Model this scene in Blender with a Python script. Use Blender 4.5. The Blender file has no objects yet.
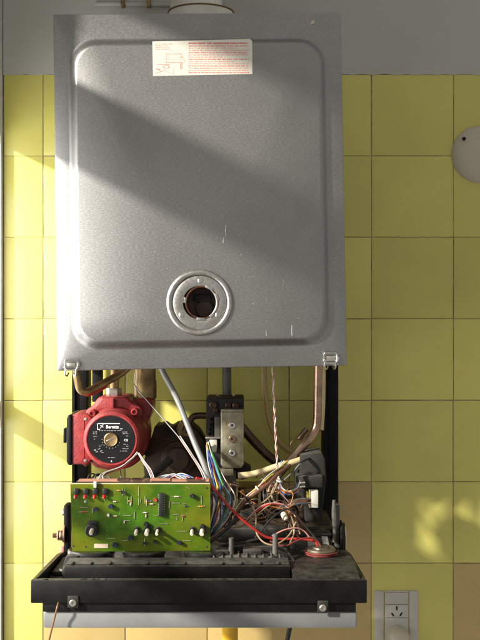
import bpy, bmesh, math, random
from mathutils import Vector, Matrix, Quaternion
random.seed(7)
R = math.radians
scene = bpy.context.scene
C = scene.collection

# ------------------------------------------------------------------ camera
CAM_D, FOC, Z0 = 2.0, 1080.0, 1.5      # metres from wall, focal length in photo pixels, eye height
cam_d = bpy.data.cameras.new('camera'); cam = bpy.data.objects.new('camera', cam_d); C.objects.link(cam)
cam.location = (0, -CAM_D, Z0); cam.rotation_euler = (R(90), 0, 0)
cam_d.sensor_fit = 'VERTICAL'; cam_d.sensor_height = 32.0; cam_d.lens = 32.0 * FOC / 640.0
cam_d.clip_start = 0.05; cam_d.clip_end = 60
scene.camera = cam
# ------------------------------------------------------------------ light
world = bpy.data.worlds.new('World'); scene.world = world; world.use_nodes = True
bg = world.node_tree.nodes['Background']; bg.inputs[0].default_value = (0.86, 0.82, 0.75, 1); bg.inputs[1].default_value = 0.44
SUN_DIR = Vector((1.0, 0.69, -0.545)).normalized()
sp = bpy.data.lights.new('window_sunbeam', 'SPOT'); spo = bpy.data.objects.new('window_sunbeam', sp); C.objects.link(spo)
aim = Vector((-0.44, -0.55, Z0 - 0.05))
spo.location = aim - SUN_DIR * 11.0
spo.rotation_euler = SUN_DIR.to_track_quat('-Z', 'Y').to_euler()
sp.energy = 12500; sp.color = (1.0, 0.95, 0.84); sp.spot_size = R(16); sp.spot_blend = 0.1; sp.shadow_soft_size = 0.31
ar = bpy.data.lights.new('window_daylight', 'AREA'); aro = bpy.data.objects.new('window_daylight', ar); C.objects.link(aro)
ar.shape = 'RECTANGLE'; ar.size = 1.2; ar.size_y = 0.80
aro.location = (-0.60, -0.42, Z0 - 0.10); aro.rotation_euler = Vector((1, 0, 0)).to_track_quat('-Z', 'Y').to_euler()
ar.energy = 12; ar.color = (1.0, 0.985, 0.94)
vs = scene.view_settings
vs.view_transform = 'Standard'; vs.look = 'None'; vs.exposure = 0.0; vs.gamma = 1.0; vs.use_curve_mapping = False
scene.render.resolution_x = 768; scene.render.resolution_y = 1024

# ------------------------------------------------------------------ helpers
def S(d): return (CAM_D - d) / FOC                       # metres per photo pixel at depth d in front of the wall
def P(px, py, d): return Vector(((px - 240) * S(d), -d, Z0 + (320 - py) * S(d)))
def srgb(c): return tuple((x/255/12.92 if x/255 <= .04045 else ((x/255+.055)/1.055)**2.4) for x in c)
MATS = {}
def mat(name, col, rough=.5, metal=0., var=.15, scale=40., bump=0., bscale=200., dirt=None, dscale=18., damt=.5, stretch=None, rvar=.1, alpha=None, rnd=0., spec=None, coat=0., dust=0.):
    m = bpy.data.materials.new(name); m.use_nodes = True; nt = m.node_tree; N = nt.nodes; L = nt.links
    b = N['Principled BSDF']
    geo = N.new('ShaderNodeNewGeometry'); mp = N.new('ShaderNodeMapping'); L.new(geo.outputs['Position'], mp.inputs[0])
    if stretch: mp.inputs['Scale'].default_value = stretch
    n1 = N.new('ShaderNodeTexNoise'); n1.inputs['Scale'].default_value = scale; n1.inputs['Detail'].default_value = 5; L.new(mp.outputs[0], n1.inputs[0])
    cr = N.new('ShaderNodeValToRGB'); L.new(n1.outputs['Fac'], cr.inputs[0])
    cr.color_ramp.elements[0].position = .3; cr.color_ramp.elements[1].position = .7
    lo = [max(0, c*(1-var)) for c in col]; hi = [min(1, c*(1+var)) for c in col]
    cr.color_ramp.elements[0].color = (*lo, 1); cr.color_ramp.elements[1].color = (*hi, 1)
    out = cr.outputs[0]
    if dirt:
        n2 = N.new('ShaderNodeTexNoise'); n2.inputs['Scale'].default_value = dscale; n2.inputs['Detail'].default_value = 8; n2.inputs['Roughness'].default_value = .65
        L.new(geo.outputs['Position'], n2.inputs[0])
        r2 = N.new('ShaderNodeMapRange'); r2.inputs[1].default_value = .42; r2.inputs[2].default_value = .72; r2.inputs[4].default_value = damt
        L.new(n2.outputs['Fac'], r2.inputs[0])
        mx = N.new('ShaderNodeMix'); mx.data_type = 'RGBA'; L.new(r2.outputs[0], mx.inputs[0]); L.new(out, mx.inputs[6]); mx.inputs[7].default_value = (*dirt, 1)
        out = mx.outputs[2]
    if dust:
        sn = N.new('ShaderNodeSeparateXYZ'); L.new(geo.outputs['Normal'], sn.inputs[0])
        d1 = N.new('ShaderNodeMapRange'); d1.inputs[1].default_value = .35; d1.inputs[2].default_value = .95; L.new(sn.outputs[2], d1.inputs[0])
        d2 = N.new('ShaderNodeTexNoise'); d2.inputs['Scale'].default_value = 70; d2.inputs['Detail'].default_value = 8; d2.inputs['Roughness'].default_value = .7; L.new(geo.outputs['Position'], d2.inputs[0])
        d3 = N.new('ShaderNodeMapRange'); d3.inputs[1].default_value = .3; d3.inputs[2].default_value = .75; d3.inputs[4].default_value = dust; L.new(d2.outputs['Fac'], d3.inputs[0])
        d4 = N.new('ShaderNodeMath'); d4.operation = 'MULTIPLY'; L.new(d1.outputs[0], d4.inputs[0]); L.new(d3.outputs[0], d4.inputs[1])
        d5 = N.new('ShaderNodeMix'); d5.data_type = 'RGBA'; L.new(d4.outputs[0], d5.inputs[0]); L.new(out, d5.inputs[6]); d5.inputs[7].default_value = (.20, .185, .155, 1); out = d5.outputs[2]
    if rnd:
        oi = N.new('ShaderNodeObjectInfo'); hs = N.new('ShaderNodeHueSaturation')
        mr = N.new('ShaderNodeMapRange'); mr.inputs[3].default_value = 1-rnd; mr.inputs[4].default_value = 1+rnd; L.new(oi.outputs['Random'], mr.inputs[0])
        L.new(mr.outputs[0], hs.inputs['Value']); L.new(out, hs.inputs['Color']); out = hs.outputs[0]
    L.new(out, b.inputs['Base Color'])
    rr = N.new('ShaderNodeMapRange'); rr.inputs[3].default_value = max(.02, rough-rvar); rr.inputs[4].default_value = min(1, rough+rvar); L.new(n1.outputs['Fac'], rr.inputs[0]); L.new(rr.outputs[0], b.inputs['Roughness'])
    b.inputs['Metallic'].default_value = metal
    if spec is not None: b.inputs['Specular IOR Level'].default_value = spec
    if coat: b.inputs['Coat Weight'].default_value = coat; b.inputs['Coat Roughness'].default_value = .12
    if bump:
        n3 = N.new('ShaderNodeTexNoise'); n3.inputs['Scale'].default_value = bscale; n3.inputs['Detail'].default_value = 4; L.new(mp.outputs[0], n3.inputs[0])
        bp = N.new('ShaderNodeBump'); bp.inputs['Strength'].default_value = bump; bp.inputs['Distance'].default_value = .002; L.new(n3.outputs['Fac'], bp.inputs['Height']); L.new(bp.outputs[0], b.inputs['Normal'])
    MATS[name] = m; return m

def setparent(o, p):
    if p is not None:
        o.parent = p; o.matrix_parent_inverse = p.matrix_basis.inverted()
    return o
def link(name, me, m, parent=None, loc=(0,0,0), rot=None):
    o = bpy.data.objects.new(name, me); C.objects.link(o)
    if m is not None and not me.materials: me.materials.append(MATS[m] if isinstance(m, str) else m)
    o.location = loc
    if rot is not None: o.rotation_euler = rot
    return setparent(o, parent)
def smooth_mesh(me, ang=35):
    bm = bmesh.new(); bm.from_mesh(me)
    for f in bm.faces: f.smooth = True
    for e in bm.edges:
        if len(e.link_faces) == 2 and e.calc_face_angle(0) > R(ang): e.smooth = False
    bm.to_mesh(me); bm.free()
def from_bm(name, bm, m, parent=None, rot=None, loc=None, sm=True):
    """bmesh in world coordinates -> object whose origin is its bounding-box centre"""
    bmesh.ops.recalc_face_normals(bm, faces=bm.faces)
    if loc is None:
        vs_ = [v.co for v in bm.verts]
        lo = Vector([min(v[i] for v in vs_) for i in range(3)]); hi = Vector([max(v[i] for v in vs_) for i in range(3)])
        c = (lo+hi)/2; bmesh.ops.translate(bm, verts=bm.verts, vec=-c); loc = c
    me = bpy.data.meshes.new(name); bm.to_mesh(me); bm.free()
    if sm: smooth_mesh(me)
    return link(name, me, m, parent, loc, rot)
def box(name, c, size, m, parent=None, rot=None, bev=.0012, seg=2):
    bm = bmesh.new(); bmesh.ops.create_cube(bm, size=1)
    bmesh.ops.scale(bm, vec=size, verts=bm.verts)
    if bev: bmesh.ops.bevel(bm, geom=bm.edges[:], offset=min(bev, min(size)*.45), segments=seg, affect='EDGES', profile=.5)
    return from_bm(name, bm, m, parent, rot, c)
def pbox(name, x0, y0, x1, y1, d0, d1, m, parent=None, rot=None, bev=.0012):
    """box whose front face (depth d1) spans the given photo rectangle"""
    a = P(x0, y0, d1); b = P(x1, y1, d1)
    return box(name, ((a.x+b.x)/2, -(d0+d1)/2, (a.z+b.z)/2), (abs(b.x-a.x), abs(d1-d0), abs(a.z-b.z)), m, parent, rot, bev)
def wbox(name, x0, x1, d0, d1, z0, z1, m, parent=None, bev=.0012):
    return box(name, ((x0+x1)/2, -(d0+d1)/2, (z0+z1)/2), (abs(x1-x0), abs(d1-d0), abs(z1-z0)), m, parent, None, bev)
def lathe_mesh(prof, n=32):
    bm = bmesh.new(); rings = []
    for r, h in prof:
        if r < 1e-6: rings.append([bm.verts.new((0, 0, h))])
        else: rings.append([bm.verts.new((r*math.cos(2*math.pi*k/n), r*math.sin(2*math.pi*k/n), h)) for k in range(n)])
    for a, b in zip(rings, rings[1:]):
        for k in range(n):
            k2 = (k+1) % n
            if len(a) == 1 and len(b) == 1: continue
            if len(a) == 1: bm.faces.new((a[0], b[k], b[k2]))
            elif len(b) == 1: bm.faces.new((a[k], b[0], a[k2]))
            else: bm.faces.new((a[k], b[k], b[k2], a[k2]))
    return bm
FRONT = Vector((0, -1, 0))
def lathe(name, prof, loc, axis, m, parent=None, n=32):
    bm = lathe_mesh(prof, n)
    return from_bm(name, bm, m, parent, Vector(axis).to_track_quat('Z', 'Y').to_euler(), loc)
def cyl(name, a, b, r, m, parent=None, n=24, bev=.001):
    a = Vector(a); b = Vector(b); h = (b-a).length; bev = min(bev, r*.4, h*.4)
    return lathe(name, [(0, 0), (r-bev, 0), (r, bev), (r, h-bev), (r-bev, h), (0, h)], a, b-a, m, parent, n)
def spline(pts, res=6):
    pts = [Vector(p) for p in pts]
    if len(pts) < 3: return pts
    q = [pts[0]*2-pts[1]] + pts + [pts[-1]*2-pts[-2]]; out = []
    for i in range(1, len(q)-2):
        for k in range(res):
            t = k/res; a, b, c, d = q[i-1], q[i], q[i+1], q[i+2]
            out.append(.5*((2*b)+(c-a)*t+(2*a-5*b+4*c-d)*t*t+(3*b-a-3*c+d)*t**3))
    out.append(pts[-1]); return out
def tube(name, pts, r, m, parent=None, n=8, res=6, closed=False, rad=None, raw=False):
    p = [Vector(x) for x in pts] if raw else spline(pts, res)
    bm = bmesh.new(); rings = []; up = None
    for i, c in enumerate(p):
        t = (p[min(i+1, len(p)-1)] - p[max(i-1, 0)]).normalized()
        if closed: t = (p[(i+1) % len(p)] - p[i-1]).normalized()
        if up is None:
            up = t.orthogonal().normalized()
        up = (up - t*up.dot(t)).normalized(); w = t.cross(up)
        rr = rad(i/(len(p)-1)) if rad else r
        rings.append([bm.verts.new(c + (up*math.cos(2*math.pi*k/n) + w*math.sin(2*math.pi*k/n))*rr) for k in range(n)])
    pairs = list(zip(rings, rings[1:])) + ([(rings[-1], rings[0])] if closed else [])
    for a, b in pairs:
        for k in range(n): bm.faces.new((a[k], a[(k+1) % n], b[(k+1) % n], b[k]))
    if not closed: bm.faces.new(rings[0]); bm.faces.new(rings[-1])
    return from_bm(name, bm, m, parent)
def prism(name, pix, d0, d1, m, parent=None, bev=.0015, seg=2):
    """polygon outlined on the plane at depth d1, extruded straight back to d0"""
    bm = bmesh.new()
    vs_ = [bm.verts.new(P(x, y, d1)) for x, y in pix]
    f = bm.faces.new(vs_)
    r = bmesh.ops.extrude_face_region(bm, geom=[f]); nv = [g for g in r['geom'] if isinstance(g, bmesh.types.BMVert)]
    bmesh.ops.translate(bm, verts=nv, vec=(0, d1-d0, 0))
    bmesh.ops.recalc_face_normals(bm, faces=bm.faces)
    if bev: bmesh.ops.bevel(bm, geom=bm.edges[:], offset=bev, segments=seg, affect='EDGES', profile=.5)
    return from_bm(name, bm, m, parent)
def empty(name, loc, label, cat, group=None):
    o = bpy.data.objects.new(name, None); C.objects.link(o); o.location = loc; o.empty_display_size = .05
    o['label'] = label; o['category'] = cat
    if group: o['group'] = group
    return o
def tag(o, label, cat, group=None):
    o['label'] = label; o['category'] = cat
    if group: o['group'] = group
    return o
def text(name, s, loc, size, m, parent=None, align='CENTER', shear=0., bold=0.):
    cu = bpy.data.curves.new('t', 'FONT'); cu.body = s; cu.size = size; cu.align_x = align; cu.shear = shear; cu.offset = bold; cu.extrude = .0001; cu.resolution_u = 3
    t = bpy.data.objects.new('t', cu); C.objects.link(t)
    me = bpy.data.meshes.new_from_object(t.evaluated_get(bpy.context.evaluated_depsgraph_get()))
    bpy.data.objects.remove(t); bpy.data.curves.remove(cu); me.name = name; me.materials.clear()
    return link(name, me, m, parent, loc, (R(90), 0, 0))
def quads(name, rects, d, m, parent=None, th=.0002):
    """flat print: many thin slabs (photo rectangles at depth d) in one mesh"""
    bm = bmesh.new()
    for x0, y0, x1, y1 in rects:
        thr = random.uniform(.6, 1.4)
        a, b = P(x0, y0, d), P(x1, y1, d)
        co = [(x, y, z) for y in (-d, -d-th*thr) for x, z in ((a.x, a.z), (b.x, a.z), (b.x, b.z), (a.x, b.z))]
        v = [bm.verts.new(c) for c in co]
        for f in ((0,1,2,3), (4,5,6,7), (0,1,5,4), (1,2,6,5), (2,3,7,6), (3,0,4,7)): bm.faces.new([v[i] for i in f])
    return from_bm(name, bm, m, parent, sm=False)

# ------------------------------------------------------------------ materials
mat('tile_yellow', (.665, .615, .16), .22, var=.05, scale=9, bump=.05, bscale=22, rnd=.06, dirt=(.60,.55,.15), dscale=14, damt=.4)
mat('tile_tan', (.54, .40, .16), .28, var=.06, scale=12, bump=.05, bscale=25, rnd=.06, dirt=(.49,.36,.145), dscale=16, damt=.4)
mat('grout', (.40, .33, .20), .9, var=.45, scale=35, bump=.4, dirt=(.20,.15,.10), dscale=12, damt=.8)
mat('plaster', (.50, .50, .46), .85, var=.05, scale=8, bump=.25, bscale=90, dirt=(.43,.43,.385), dscale=6, damt=.35)
mat('side_paint', (.62, .61, .57), .8, var=.05, scale=10, bump=.2, bscale=120, dirt=(.2,.19,.18), dscale=60, damt=.35)
mat('galvanised', (.37, .368, .363), .40, 1., var=.12, scale=480, bump=.05, bscale=520, stretch=(.5,1,1.6), rvar=.07, dirt=(.29,.288,.285), dscale=6, damt=.7)
mat('port_metal', (.50, .49, .47), .34, .95, var=.12, scale=200, dirt=(.33,.29,.25), dscale=50, damt=.5)
mat('zinc', (.58, .56, .50), .35, .9, var=.15, scale=120, dirt=(.3,.25,.16), dscale=70, damt=.5)
mat('chrome', (.75, .74, .72), .18, 1., var=.08, scale=150)
mat('brass_plate', (.36, .33, .24), .38, .85, var=.25, scale=60, bump=.15, dirt=(.14,.11,.055), dscale=38, damt=.85, dust=.3)
mat('brass', (.36, .25, .12), .38, .85, var=.25, scale=70, dirt=(.12,.08,.045), dscale=40, damt=.7)
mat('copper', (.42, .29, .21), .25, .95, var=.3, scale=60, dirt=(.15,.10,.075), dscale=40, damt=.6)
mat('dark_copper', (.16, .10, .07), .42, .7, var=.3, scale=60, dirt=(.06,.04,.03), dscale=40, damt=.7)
mat('rust', (.055, .034, .022), .68, .2, var=.4, scale=60, bump=.4, bscale=120, dirt=(.11,.065,.035), dscale=45, damt=.6)
mat('port_dark', (.05, .02, .012), .35, .1, var=.5, scale=120, dirt=(.16,.06,.03), dscale=90, damt=.5)
mat('cast_red', (.30, .026, .028), .46, var=.2, scale=90, bump=.35, bscale=420, dirt=(.16,.028,.026), dscale=40, damt=.65, dust=.15)
mat('black_plastic', (.0045, .0045, .0045), .42, var=.3, scale=50, bump=.06, bscale=300, dirt=(.015,.014,.012), dscale=30, damt=.4, spec=.22, dust=.32)
mat('black_frame', (.005, .005, .006), .6, var=.3, scale=40, dirt=(.015,.014,.013), dscale=35, damt=.4, spec=.15)
mat('dusty_black', (.024, .022, .020), .75, var=.3, scale=60, bump=.2, dirt=(.07,.065,.055), dscale=32, damt=.6, dust=.6, spec=.2)
mat('dark_grey', (.022, .021, .020), .65, var=.3, scale=50, bump=.15, dirt=(.05,.044,.036), dscale=45, damt=.6, dust=.6, spec=.25)
mat('mid_grey', (.10, .097, .086), .55, .1, var=.3, scale=50, bump=.1, dirt=(.05,.043,.034), dscale=45, damt=.6, dust=.5)
mat('gauge_black', (.14, .14, .14), .24, .9, var=.2, scale=60, dirt=(.09,.085,.08), dscale=40, damt=.3)
mat('fascia_grey', (.20, .203, .205), .36, var=.05, scale=30, bump=.05, bscale=400, dirt=(.15,.15,.145), dscale=24, damt=.4)
mat('white_plastic', (.56, .545, .49), .38, var=.04, scale=25, dirt=(.43,.40,.33), dscale=40, damt=.35)
mat('cream_plastic', (.60, .55, .44), .45, var=.06, scale=40, dirt=(.46,.39,.28), dscale=40, damt=.4)
mat('flue_white', (.76, .755, .71), .45, var=.04, scale=20, dirt=(.48,.45,.38), dscale=25, damt=.4)
mat('old_steel', (.27, .23, .17), .36, .8, var=.25, scale=80, dirt=(.12,.09,.06), dscale=60, damt=.7)
mat('gap', (.02, .018, .015), .9, var=.3)
mat('hose_grey', (.23, .23, .225), .38, .15, var=.08, scale=60, dirt=(.2,.19,.17), dscale=50, damt=.5)
mat('hose_cream', (.62, .52, .30), .5, var=.1, scale=60, dirt=(.40,.30,.14), dscale=50, damt=.5)
mat('yellow_pipe', (.72, .42, .02), .4, var=.06, scale=40, dirt=(.5,.28,.02), dscale=50, damt=.3)
mat('paper', (.60, .575, .51), .6, var=.04, scale=40, dirt=(.50,.46,.38), dscale=40, damt=.45)
mat('red_ink', (.62, .17, .14), .7, var=.25, scale=400)
mat('red_ink_pale', (.70, .36, .31), .7, var=.2, scale=400)
mat('white_ink', (.72, .72, .70), .5, var=.1)
mat('grey_ink', (.30, .30, .30), .5, var=.15, scale=300)
mat('plate_black', (.006, .0065, .008), .42, var=.15, spec=.3)
mat('led_red', (.42, .012, .012), .16, var=.1, coat=.6)
mat('led_clear', (.62, .62, .52), .12, var=.1, coat=.6)
mat('cap_blue', (.018, .025, .06), .3, var=.2)
mat('chip', (.012, .012, .014), .4, var=.2)
mat('solder', (.62, .58, .46), .35, .7, var=.2)
mat('resistor_red', (.34, .05, .03), .4, var=.2)
mat('resistor_orange', (.52, .22, .04), .4, var=.2)
mat('pcb_label', (.56, .43, .33), .6, var=.1)
mat('pcb_edge', (.42, .20, .13), .6, var=.2)
for nm, c in dict(red=(.48,.03,.024), dark_red=(.20,.035,.03), blue=(.03,.12,.42), light_blue=(.16,.32,.50), white=(.66,.64,.58), yellow=(.66,.54,.05), green=(.05,.26,.07), black=(.016,.016,.016), brown=(.12,.055,.025), orange=(.58,.20,.04), tan=(.32,.22,.12), pink=(.55,.25,.22), grey=(.2,.2,.19), cord_brown=(.20,.085,.02)).items():
    mat('wire_'+nm, c, .42, var=.12, scale=80, dirt=tuple(x*.55+.02 for x in c), dscale=60, damt=.4)
# circuit board: green lacquer over mottled copper
m = mat('pcb_green', (.042, .115, .002), .36, var=.35, scale=45, dirt=(.17,.135,.002), dscale=14, damt=.85, spec=.4)
mat('pcb_trace', (.045, .115, .003), .36, var=.35, scale=60, dirt=(.15,.125,.003), dscale=14, damt=.8, spec=.4)

# ------------------------------------------------------------------ setting: tiled wall, plaster, window wall
PX, PZ, TS = .1515, .1505, .1496
XL = P(4, 0, 0).x                                      # inner corner with the window wall
X0 = P(371, 0, 0).x; Z1 = P(0, 75, 0).z                # a vertical joint, and the top of the tiling
wall = wbox('tiled_wall', XL, .75, -.12, .0043, Z0-1.2, Z1-.0005, 'grout', None, 0); wall['kind'] = 'structure'
def tile_mesh(w, h, chip=False):
    bm = bmesh.new(); bmesh.ops.create_cube(bm, size=1); bmesh.ops.scale(bm, vec=(w, .0055, h), verts=bm.verts)
    ed = [e for e in bm.edges if all(v.co.y < 0 for v in e.verts)]
    bmesh.ops.bevel(bm, geom=ed, offset=.0009, segments=3, affect='EDGES', profile=.5)
    bmesh.ops.recalc_face_normals(bm, faces=bm.faces)
    me = bpy.data.meshes.new('tile'); bm.to_mesh(me); bm.free(); smooth_mesh(me, 60); return me
base_tile = {'tile_yellow': tile_mesh(PX-.0016, PZ-.0014), 'tile_tan': tile_mesh(PX-.0016, PZ-.0014)}
for k, me in base_tile.items(): me.materials.append(MATS[k])
for ci in range(-5, 3):
    for ri in range(0, 9):
        cx_ = X0 + (ci+.5)*PX; cz = Z1 - (ri+.5)*PZ; w = TS; tan = False
        if ri == 5 and ci in (-4, -3, -2, -1): tan = True
        if ri == 6 and (ci in (-4, -3, -2, -1) or ci >= 1): tan = True
        k = 'tile_tan' if tan else 'tile_yellow'
        jx = random.uniform(-.0004, .0004); jz = random.uniform(-.0004, .0004); jd = random.uniform(0, .0005)
        if ci == -5:
            r_ = cx_+TS/2; l_ = XL+.0012; me = tile_mesh(r_-l_, TS); me.materials.append(MATS[k]); cx_ = (r_+l_)/2; jx = 0
        else: me = base_tile[k]
        o = link('tile', me, None, wall, (cx_+jx, .00275-.0055-jd, cz+jz), (R(random.uniform(-.25,.25)), R(random.uniform(-.1,.1)), R(random.uniform(-.25,.25))))
# plaster skim above the tiles, slightly proud at its ragged lower edge
bm = bmesh.new(); n = 120; top = Z1+.9
for i in range(n):
    pass
low = [(XL + (1.19-.0)*i/n, Z1 - .0008 + .0012*math.sin(i*1.7)*random.random() + random.uniform(-.0006,.0006)) for i in range(n+1)]
fr = [bm.verts.new((x, -.0068, z)) for x, z in low]; fb = [bm.verts.new((x, .11, z)) for x, z in low]
a = bm.verts.new((low[0][0], -.0068, top)); b_ = bm.verts.new((low[-1][0], -.0068, top)); a2 = bm.verts.new((low[0][0], .11, top)); b2 = bm.verts.new((low[-1][0], .11, top))
for i in range(n): bm.faces.new((fr[i], fr[i+1], fb[i+1], fb[i]))
bm.faces.new(fr + [b_, a]); bm.faces.new(fb + [b2, a2]); bm.faces.new((a, b_, b2, a2)); bm.faces.new((fr[0], fb[0], a2, a)); bm.faces.new((fr[-1], fb[-1], b2, b_))
pl = from_bm('plaster_wall', bm, 'plaster', None, sm=False); pl['kind'] = 'structure'
# the wall with the window that stands at right angles, at the left edge of the view
ZT, ZA, ZB = Z0+.60, Z0+.455, Z0+.335                    # window head, transom top, transom bottom
sw = bmesh.new()
def addbox(bm, x0, x1, d0, d1, z0, z1):
    r = bmesh.ops.create_cube(bm, size=1)
    bmesh.ops.scale(bm, vec=(x1-x0, d1-d0, z1-z0), verts=r['verts']); bmesh.ops.translate(bm, verts=r['verts'], vec=((x0+x1)/2, -(d0+d1)/2, (z0+z1)/2))
WX0, WX1 = XL-.03, XL-.0015
addbox(sw, WX0, WX1, -.1, .022, Z0-1.2, Z0+1.25)                # strip beside the corner
addbox(sw, WX0, WX1, 1.25, 2.6, Z0-1.2, Z0+1.25)                # beyond the window
addbox(sw, WX0, WX1, .0221, 1.2499, ZT, Z0+1.25)                # above the head
addbox(sw, WX0, WX1, .0221, 1.2499, Z0-1.2, Z0-.80)             # below the sill
swo = from_bm('window_wall', sw, 'side_paint', None, sm=False); swo['kind'] = 'structure'
wf = bmesh.new()
addbox(wf, WX0+.004, WX1-.004, .0221, 1.2499, ZB, ZA)            # transom
addbox(wf, WX0+.004, WX1-.004, .0221, .50, ZA+.0001, ZT-.0001)   # unseen panel added to keep upper sun to the cover's right
addbox(wf, WX0+.006, WX1-.006, .0221, 1.2499, Z0-.185, Z0-.145)   # glazing bar
wfo = from_bm('window_frame', wf, 'side_paint', None, sm=False); wfo['kind'] = 'structure'

# ------------------------------------------------------------------ the boiler
boiler = empty('gas_boiler', (P(200,0,.36).x, 0, P(0,628,.5).z), 'opened wall-hung gas boiler with galvanised cover, red pump and bare green circuit board', 'boiler')
DF = .36; RAISE = .013
CTL, CTR, CBR, CBL = P(53,14,DF), P(341,12,DF), P(347,365.5,DF), P(57,371,DF)
def cov(px, py, dd):                                   # photo-like coordinates on an ideal 290x357 sheet -> slightly crooked sheet
    u = (px-55)/290.; v = (py-13)/356.
    p = CTL*(1-u)*(1-v) + CTR*u*(1-v) + CBR*u*v + CBL*(1-u)*v
    return Vector((p.x, -dd, p.z))
def rrect(x0, y0, x1, y1, r, n=24):
    pts = []
    for cx_, cy_, a0 in ((x1-r, y0+r, -90), (x1-r, y1-r, 0), (x0+r, y1-r, 90), (x0+r, y0+r, 180)):
        for k in range(n):
            a = R(a0 + 90*k/(n-1)); pts.append((cx_+r*math.cos(a), cy_+r*math.sin(a)))
    out = []
    for i, p in enumerate(pts):                            # even points along the straight sides too
        out.append(p)
        if i % n == n-1:
            q = pts[(i+1) % len(pts)]
            out += [(p[0]+(q[0]-p[0])*k/13, p[1]+(q[1]-p[1])*k/13) for k in range(1, 13)]
    return out
bm = bmesh.new(); loops = []
def addloop(pts, d): loops.append([bm.verts.new(cov(x, y, d)) for x, y in pts])
NL = 12
addloop(rrect(55, 13, 345, 369, 1.2, NL), .03)
addloop(rrect(55, 13, 345, 369, 1.2, NL), DF-.0028)
addloop(rrect(55.35, 13.35, 344.65, 368.65, 1.4, NL), DF-.001)
addloop(rrect(56.6, 14.6, 343.4, 367.4, 2.0, NL), DF)
for k in range(0, 9):                                    # S-shaped step up to the raised field
    t = k/8; s = t*t*(3-2*t); ins = 10.5*t
    addloop(rrect(69.5+ins, 37.5+ins, 330.5-ins, 349.5-ins, 27-ins*.5, NL), DF + RAISE*s)
DP = DF+RAISE; PCX, PCY = 199.5, 302.5
# hole: circle points matched to loop angles
hole = []
for x, y in rrect(80, 48, 319.5, 338.5, 21.5, NL):
    a = math.atan2(y-PCY, x-PCX); hole.append((PCX+27*math.cos(a), PCY+27*math.sin(a)))
mid = []
for (x, y), (hx, hy) in zip(rrect(80, 48, 319.5, 338.5, 21.5, NL), hole): mid.append((hx*.8+x*.2, hy*.8+y*.2))
addloop(mid, DP); addloop(hole, DP)
for a, b_ in zip(loops, loops[1:]):
    for k in range(len(a)): bm.faces.new((a[k], a[(k+1) % len(a)], b_[(k+1) % len(a)], b_[k]))
bm.normal_update()
cover = from_bm('cover', bm, 'galvanised', boiler); cover['label'] = 'galvanised steel cover with raised rounded field and round sight hole'
# subtle oil-canning comes from the material; view port in the cover
pc = P(PCX, PCY, DP); u = S(DP)
def ringprof(r0, r1, h, n=8):
    return [(r1 + (r0-r1)*(1-math.cos(math.pi*k/n))/2, h*math.sin(math.pi*k/n)) for k in range(n+1)]
lathe('sight_bead', ringprof(27.4*u, 33.2*u, .0042, 12), pc + Vector((0,-.0003,0)), FRONT, 'port_metal', cover, 64)
lathe('sight_plate', [(27*u, .0005), (25.6*u, .0016), (17.5*u, .0016), (16.6*u, .0010), (16.2*u, -.004), (15.6*u, -.03)], pc, FRONT, 'port_metal', cover, 64)
lathe('sight_tube', [(16.9*u, .0012), (16.3*u, .0026), (15.4*u, .0022), (15.0*u, -.001), (14.8*u, -.055), (0, -.056)], pc + Vector((2.5*u, .0, 0)), FRONT, 'port_dark', cover, 48)
for a in (88, 214, 326):
    q = pc + Vector((22*u*math.cos(R(a)), -.0016, 22*u*math.sin(R(a))))
    s_ = lathe('screw', [(2.6*u, 0), (2.6*u, .0006), (2.0*u, .0014), (0, .0018)], q, FRONT, 'chrome', cover, 16)
for a, ll in ((62, 6), (172, 4), (268, 6), (310, 4), (20, 5)):
    q = pc + Vector((2.0*u + 16.5*u*math.cos(R(a)), -.0022, 16.5*u*math.sin(R(a))))
    box('tab', q, (ll*u*1.4, .0012, 2.6*u), 'port_metal', cover, (0, R(-a+90), 0), .0003)
box('burner_plate', pc + Vector((1.5*u, .040, 5*u)), (18*u, .002, 7*u), 'dark_grey', cover)
lathe('sight_glass', [(0, .0), (8.5*u, .0), (9*u, -.002)], pc + Vector((4*u, .046, -6*u)), FRONT, 'port_dark', cover, 24)
# chamber behind
wbox('chamber_floor', CBL.x+.004, CBR.x-.004, .035, .345, CBR.z+.004, CBR.z+.0075, 'galvanised', boiler)
wbox('chamber_back', CTL.x+.01, CBR.x-.01, .030, .034, CBR.z+.009, CTL.z-.008, 'galvanised', boiler)
# scratches, paint flecks on the sheet
mat('scuff', (.55, .545, .53), .5, .5, var=.2, scale=300)
for x0_, y0_, x1_, y1_, w_ in ((226.2,225,225.4,231,.0008),(225.4,231,226.0,236,.0005),(223.6,238,223.2,243,.0006),(292,325,292,336,.0004),(266,330,266.5,336,.0003),(255,276,247,278,.00012)):
    a_, b_ = P(x0_, y0_, DP+.00012), P(x1_, y1_, DP+.00012)
    tube('scratch', [a_, a_.lerp(b_, .5)+Vector((random.uniform(-.0004,.0004), 0, 0)), b_], w_, 'scuff', cover, 5, 3)
bmf = bmesh.new()
for k in range(150):
    px_, py_ = (random.uniform(84,318), random.uniform(52,336)) if k % 3 else (random.uniform(88,318), random.uniform(240,336))
    if math.hypot(px_-PCX, py_-PCY) < 36 or (148 < px_ < 256 and 36 < py_ < 80): continue
    w_ = random.choice([.00025, .0003, .0004, .0005, .0007]); c_ = P(px_, py_, DP+.0001); n_ = random.randint(4, 6); a0 = random.random()*6
    bmf.faces.new([bmf.verts.new(c_+Vector((w_*random.uniform(.5,1.2)*math.cos(a0+6.283*q/n_), -.0001, w_*random.uniform(.6,1.5)*math.sin(a0+6.283*q/n_)))) for q in range(n_)])
fk = from_bm('paint_specks', bmf, 'scuff', cover, sm=False); fk['kind'] = 'stuff'
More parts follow.
